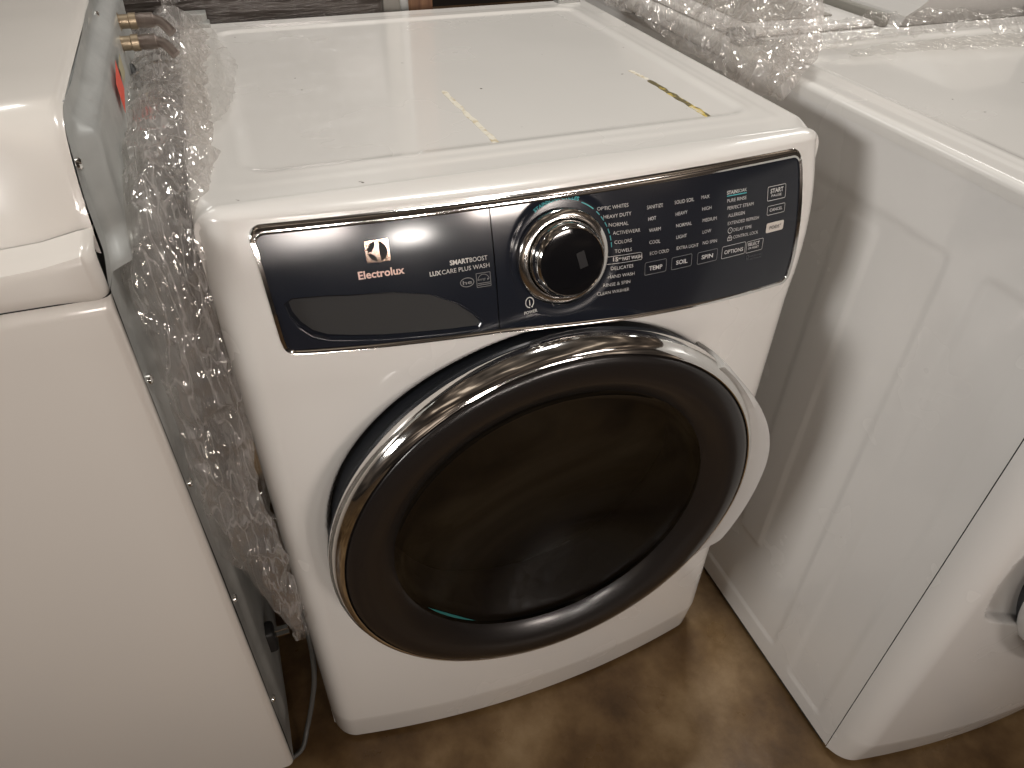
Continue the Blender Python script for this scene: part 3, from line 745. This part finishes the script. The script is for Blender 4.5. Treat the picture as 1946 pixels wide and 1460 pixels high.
# ------------------------------------------------------------------ residue on the washer top
def strip(name, pts, wd, m, label, cat, seed, par=None):
    V = []; n = 40; random.seed(seed)
    (xa, ya), (xb, yb) = pts
    for i in range(n+1):
        t = i/n; x = xa+(xb-xa)*t; y = ya+(yb-ya)*t
        w0 = wd*(.5+.3*noise.noise(Vector((t*9, seed, 0)))); w1 = wd*(.5+.35*noise.noise(Vector((t*11, seed+5, 0))))
        if i in (0, n): w0 *= .5; w1 *= .5
        z = H-.0028
        V += [(x-w0, y, z), (x+w1, y, z)]
    F = [(2*i, 2*i+1, 2*i+3, 2*i+2) for i in range(n)]
    o = obj(name, V, F, m, None, smooth=False); bpy.context.view_layer.update()
    # thickness
    md = o.modifiers.new('t', 'SOLIDIFY'); md.thickness = .0003; md.offset = 1
    return tag(o, label, cat, 'tape remains on the washer top')
strip('tape_scrap', ((.5755, .300), (.5785, .150)), .0078, TAPE, 'torn strip of yellow and black tape stuck on the washer top', 'tape', 3)
strip('glue_residue', ((.306, .338), (.315, .152)), .0065, TAPE2, 'peeled beige tape residue in the middle of the washer top', 'tape', 8)
strip('glue_residue', ((.571, .345), (.5755, .303)), .006, TAPE2, 'faint tan glue mark behind the yellow tape scrap', 'tape', 12)

# ------------------------------------------------------------------ plastic film
def film(name, centre, width, dirs, nrm, m, label, nu=220, nv=90, amp=.016, fold=.010, seed=0, freq=1., taper=None, ragged=.006, curl=.25):
    """sheet along a centre line; centre/width/dirs/nrm are key lists interpolated along it"""
    def key(K, t):
        s = t*(len(K)-1); i = min(int(s), len(K)-2); q = s-i
        if isinstance(K[0], (int, float)): return K[i]+(K[i+1]-K[i])*q
        p0 = Vector(K[max(i-1, 0)]); p1 = Vector(K[i]); p2 = Vector(K[i+1]); p3 = Vector(K[min(i+2, len(K)-1)])
        return .5*((2*p1)+(p2-p0)*q+(2*p0-5*p1+4*p2-p3)*q*q+(3*p1-p0-3*p2+p3)*q**3)
    V = []; sd = Vector((seed*3.1, seed*1.7, seed*.9))
    for i in range(nu):
        t = i/(nu-1); C = key(centre, t); wd = key(width, t); d = key(dirs, t).normalized(); n_ = key(nrm, t).normalized()
        ax = d.cross(n_)
        for j in range(nv):
            s = j/(nv-1)-.5
            e_ = ragged*noise.noise(Vector((t*40*freq, 3+seed, s*2)))*(abs(s)*2)**3
            P = C+d*(s*wd+e_)+n_*(-curl*wd*(4*s*s))
            q = P*(20*freq)+sd
            h = amp*(noise.noise(q)+.5*noise.noise(q*2.3))
            ridge = (1-abs(noise.noise(q*1.3+Vector((5, 5, 5))))*2.4)
            h += fold*ridge+fold*.18*(1-abs(noise.noise(q*3.1))*2.5)
            P = P+n_*h+d*(amp*.7*noise.noise(q*1.1+Vector((9, 1, 2))))+ax*(amp*.8*noise.noise(q*1.2+Vector((1, 7, 2))))
            V.append(P)
    o = obj(name, V, grid_faces(nv, nu), m, None, angle=50)
    return o
def clump(name, label, cat, sheets):
    T = thing(name, label, cat, sheets[0].data.vertices[0].co.copy(), 'pieces of clear shrink film')
    for s in sheets:
        s.parent = T; s.matrix_parent_inverse = Matrix.Translation(T.location).inverted()
    return T
X1 = (1, 0, 0)
c1 = [(-.012, .73, .985), (-.015, .60, .985), (-.018, .46, .985), (-.018, .32, .985), (-.016, .20, .982), (-.022, .115, .968), (-.030, .075, .915), (-.032, .066, .83), (-.036, .060, .74), (-.040, .055, .65), (-.034, .050, .56), (-.020, .048, .47), (-.010, .052, .38), (-.014, .058, .325)]
w1 = [.105, .115, .105, .10, .095, .085, .085, .088, .085, .075, .066, .05, .026, .008]
dd = [X1]*14
nn_ = [(0, 0, 1)]*5+[(0, -.5, .8), (0, -1, .25)]+[(.1, -1, .1)]*7
s1 = film('film_sheet', c1, w1, dd, nn_, FILM, '', 420, 80, .007, .0065, 1)
c2 = [(p_[0]+.004, p_[1]+.01, p_[2]-.014) for p_ in c1]
s2 = film('film_sheet', c2, [v*1.05 for v in w1], dd, nn_, FILM2, '', 420, 80, .008, .006, 5, 1.3)
c3 = [(.022, .70, .985), (.030, .56, .984), (.034, .44, .982), (.030, .33, .978), (.022, .25, .972)]
s3 = film('film_flap', c3, [.02, .06, .075, .05, .01], [X1]*5, [(0, 0, 1)]*5, FILM2, '', 90, 40, .006, .005, 9, .8, curl=.05)
c4 = [(-.012, .745, .985), (.004, .752, 1.005), (.020, .755, 1.02), (.030, .757, 1.045)]
s4 = film('film_tail', c4, [.05, .035, .028, .004], [(0, -.6, 1), (0, -.6, 1), (-.3, 0, 1), (1, 0, .3)], [(0, -1, .3)]*4, FILM, '', 60, 24, .006, .005, 11, 1.5)
clump('shrink_film', 'long crumpled strip of clear plastic film hanging down the gap left of the washer', 'plastic film', [s1, s2, s3, s4])
c5 = [(.73, .70, .955), (.745, .56, .955), (.755, .42, .95), (.76, .30, .945), (.758, .22, .935)]
s5 = film('film_sheet', [(.735, .72, 1.01), (.765, .58, 1.03), (.790, .46, 1.025), (.785, .34, 1.005), (.765, .235, .965)], [.10, .17, .21, .18, .06], [(.55, -.12, .8)]*5, [(-.8, -.4, .4)]*5, FILM3, '', 240, 110, .011, .009, 21, .9, curl=.05)
s6 = film('film_sheet', [(.75, .74, 1.03), (.79, .62, 1.06), (.82, .50, 1.06), (.81, .38, 1.03), (.78, .25, .975)], [.12, .18, .20, .16, .05], [(.55, -.12, .8)]*5, [(-.8, -.4, .4)]*5, FILM2, '', 200, 90, .018, .013, 27, .8, curl=.05)
clump('shrink_film', 'bunched clear plastic wrap standing between washer and right machine', 'plastic film', [s5, s6])
s7 = film('film_sheet', [(.80, .335, .972), (.90, .352, .975), (1.00, .36, .985), (1.10, .345, .99), (1.20, .325, .985), (1.32, .31, .985), (1.45, .30, .98)], [.02, .05, .075, .06, .06, .06, .06], [(-.1, 1, .25)]*7, [(0, -.25, 1)]*7, FILM2, '', 200, 40, .006, .007, 31, 1.1, curl=.02)
s8 = film('film_sheet', [(.90, .30, .966), (1.0, .31, .967), (1.12, .30, .967), (1.3, .28, .967), (1.45, .26, .967)], [.02, .05, .06, .08, .09], [(0, 1, 0)]*5, [(0, 0, 1)]*5, FILM2, '', 160, 40, .002, .002, 35, 1.2, curl=0)
clump('shrink_film', 'low strip of clear film lying along the back of the right machine top', 'plastic film', [s7, s8])

# ------------------------------------------------------------------ background behind the washer
o = box('wrapped_panel', -.9, .345, .86, 1.3, 0, 1.5, WRAP, None, .01); tag(o, 'dark brown board wrapped in glossy film behind the washer', 'board')
o = box('steel_post', .352, .385, .90, .93, 0, 1.6, GREYP, None, .003); tag(o, 'grey steel post behind the washer beside the brown wrapped board', 'post', 'steel posts behind the washer')
o = box('steel_post', .392, .410, .94, .97, 0, 1.6, GALV, None, .003); tag(o, 'thin galvanised post between grey post and wood board', 'post', 'steel posts behind the washer')
o = box('wood_board', .415, .468, .98, 1.02, 0, 1.6, WOOD, None, .003); tag(o, 'reddish brown wooden board standing behind the washer', 'board')

# machine behind the right one, turned sideways with its sloped console
T = thing('top_loader', 'white top-loading washer with printed sloped console behind the right machine', 'washing machine', (1.12, .80, 0), 'washing machines crowded together')
def at2(o): o.matrix_parent_inverse = Matrix.Translation((1.12, .80, 0)).inverted(); return o
at2(box('cabinet', .80, 1.50, .445, 1.13, .02, .925, WHITE2, T, .01))
at2(box('top_deck', .798, 1.50, .443, 1.13, .927, .955, WHITE2, T, .008))
at2(box('lid', .815, 1.085, .455, 1.05, .9555, .966, WHITE2, T, .006))
at2(box('lid_glass', .86, 1.03, .50, 1.00, .9665, .969, GREYP, T, .001))
cn = [(1.125, .955), (1.135, .972), (1.16, .985), (1.30, 1.085), (1.33, 1.092), (1.44, 1.085), (1.46, .955)]
V = []; n = len(cn)
for y in (.445, 1.13):
    for x, z in cn: V.append((x, y, z))
F = [(k, (k+1) % n, n+(k+1) % n, n+k) for k in range(n)]+[tuple(range(n))[::-1], tuple(range(n, 2*n))]
at2(obj('console', V, F, LABELP, T, smooth=False))
ms = []
V, F = [], []
for s, cy, k0, h in (("CYCLE SELECTION", .60, .30, .010), ("& OPTIONS", .60, .20, .006)):
    tv, tf = text_polys(s, .01); mnx = min(v[0] for v in tv); mxx = max(v[0] for v in tv); ln = .11 if s[0] == 'C' else .06
    b_ = len(V)
    for vx, vy in tv:
        uu = (vx-mnx)/(mxx-mnx)*ln-ln/2; t = k0+vy/.73*h/.172
        V.append((1.16+.14*t-.0006, cy-uu, .985+.10*t+.0009))
    F += [tuple(i+b_ for i in f_) for f_ in tf]
at2(obj('console_text', V, F, GREYP, T, smooth=False))
at2(box('console_trim', 1.096, 1.112, .455, 1.05, .9555, .975, GREYP, T, .003))
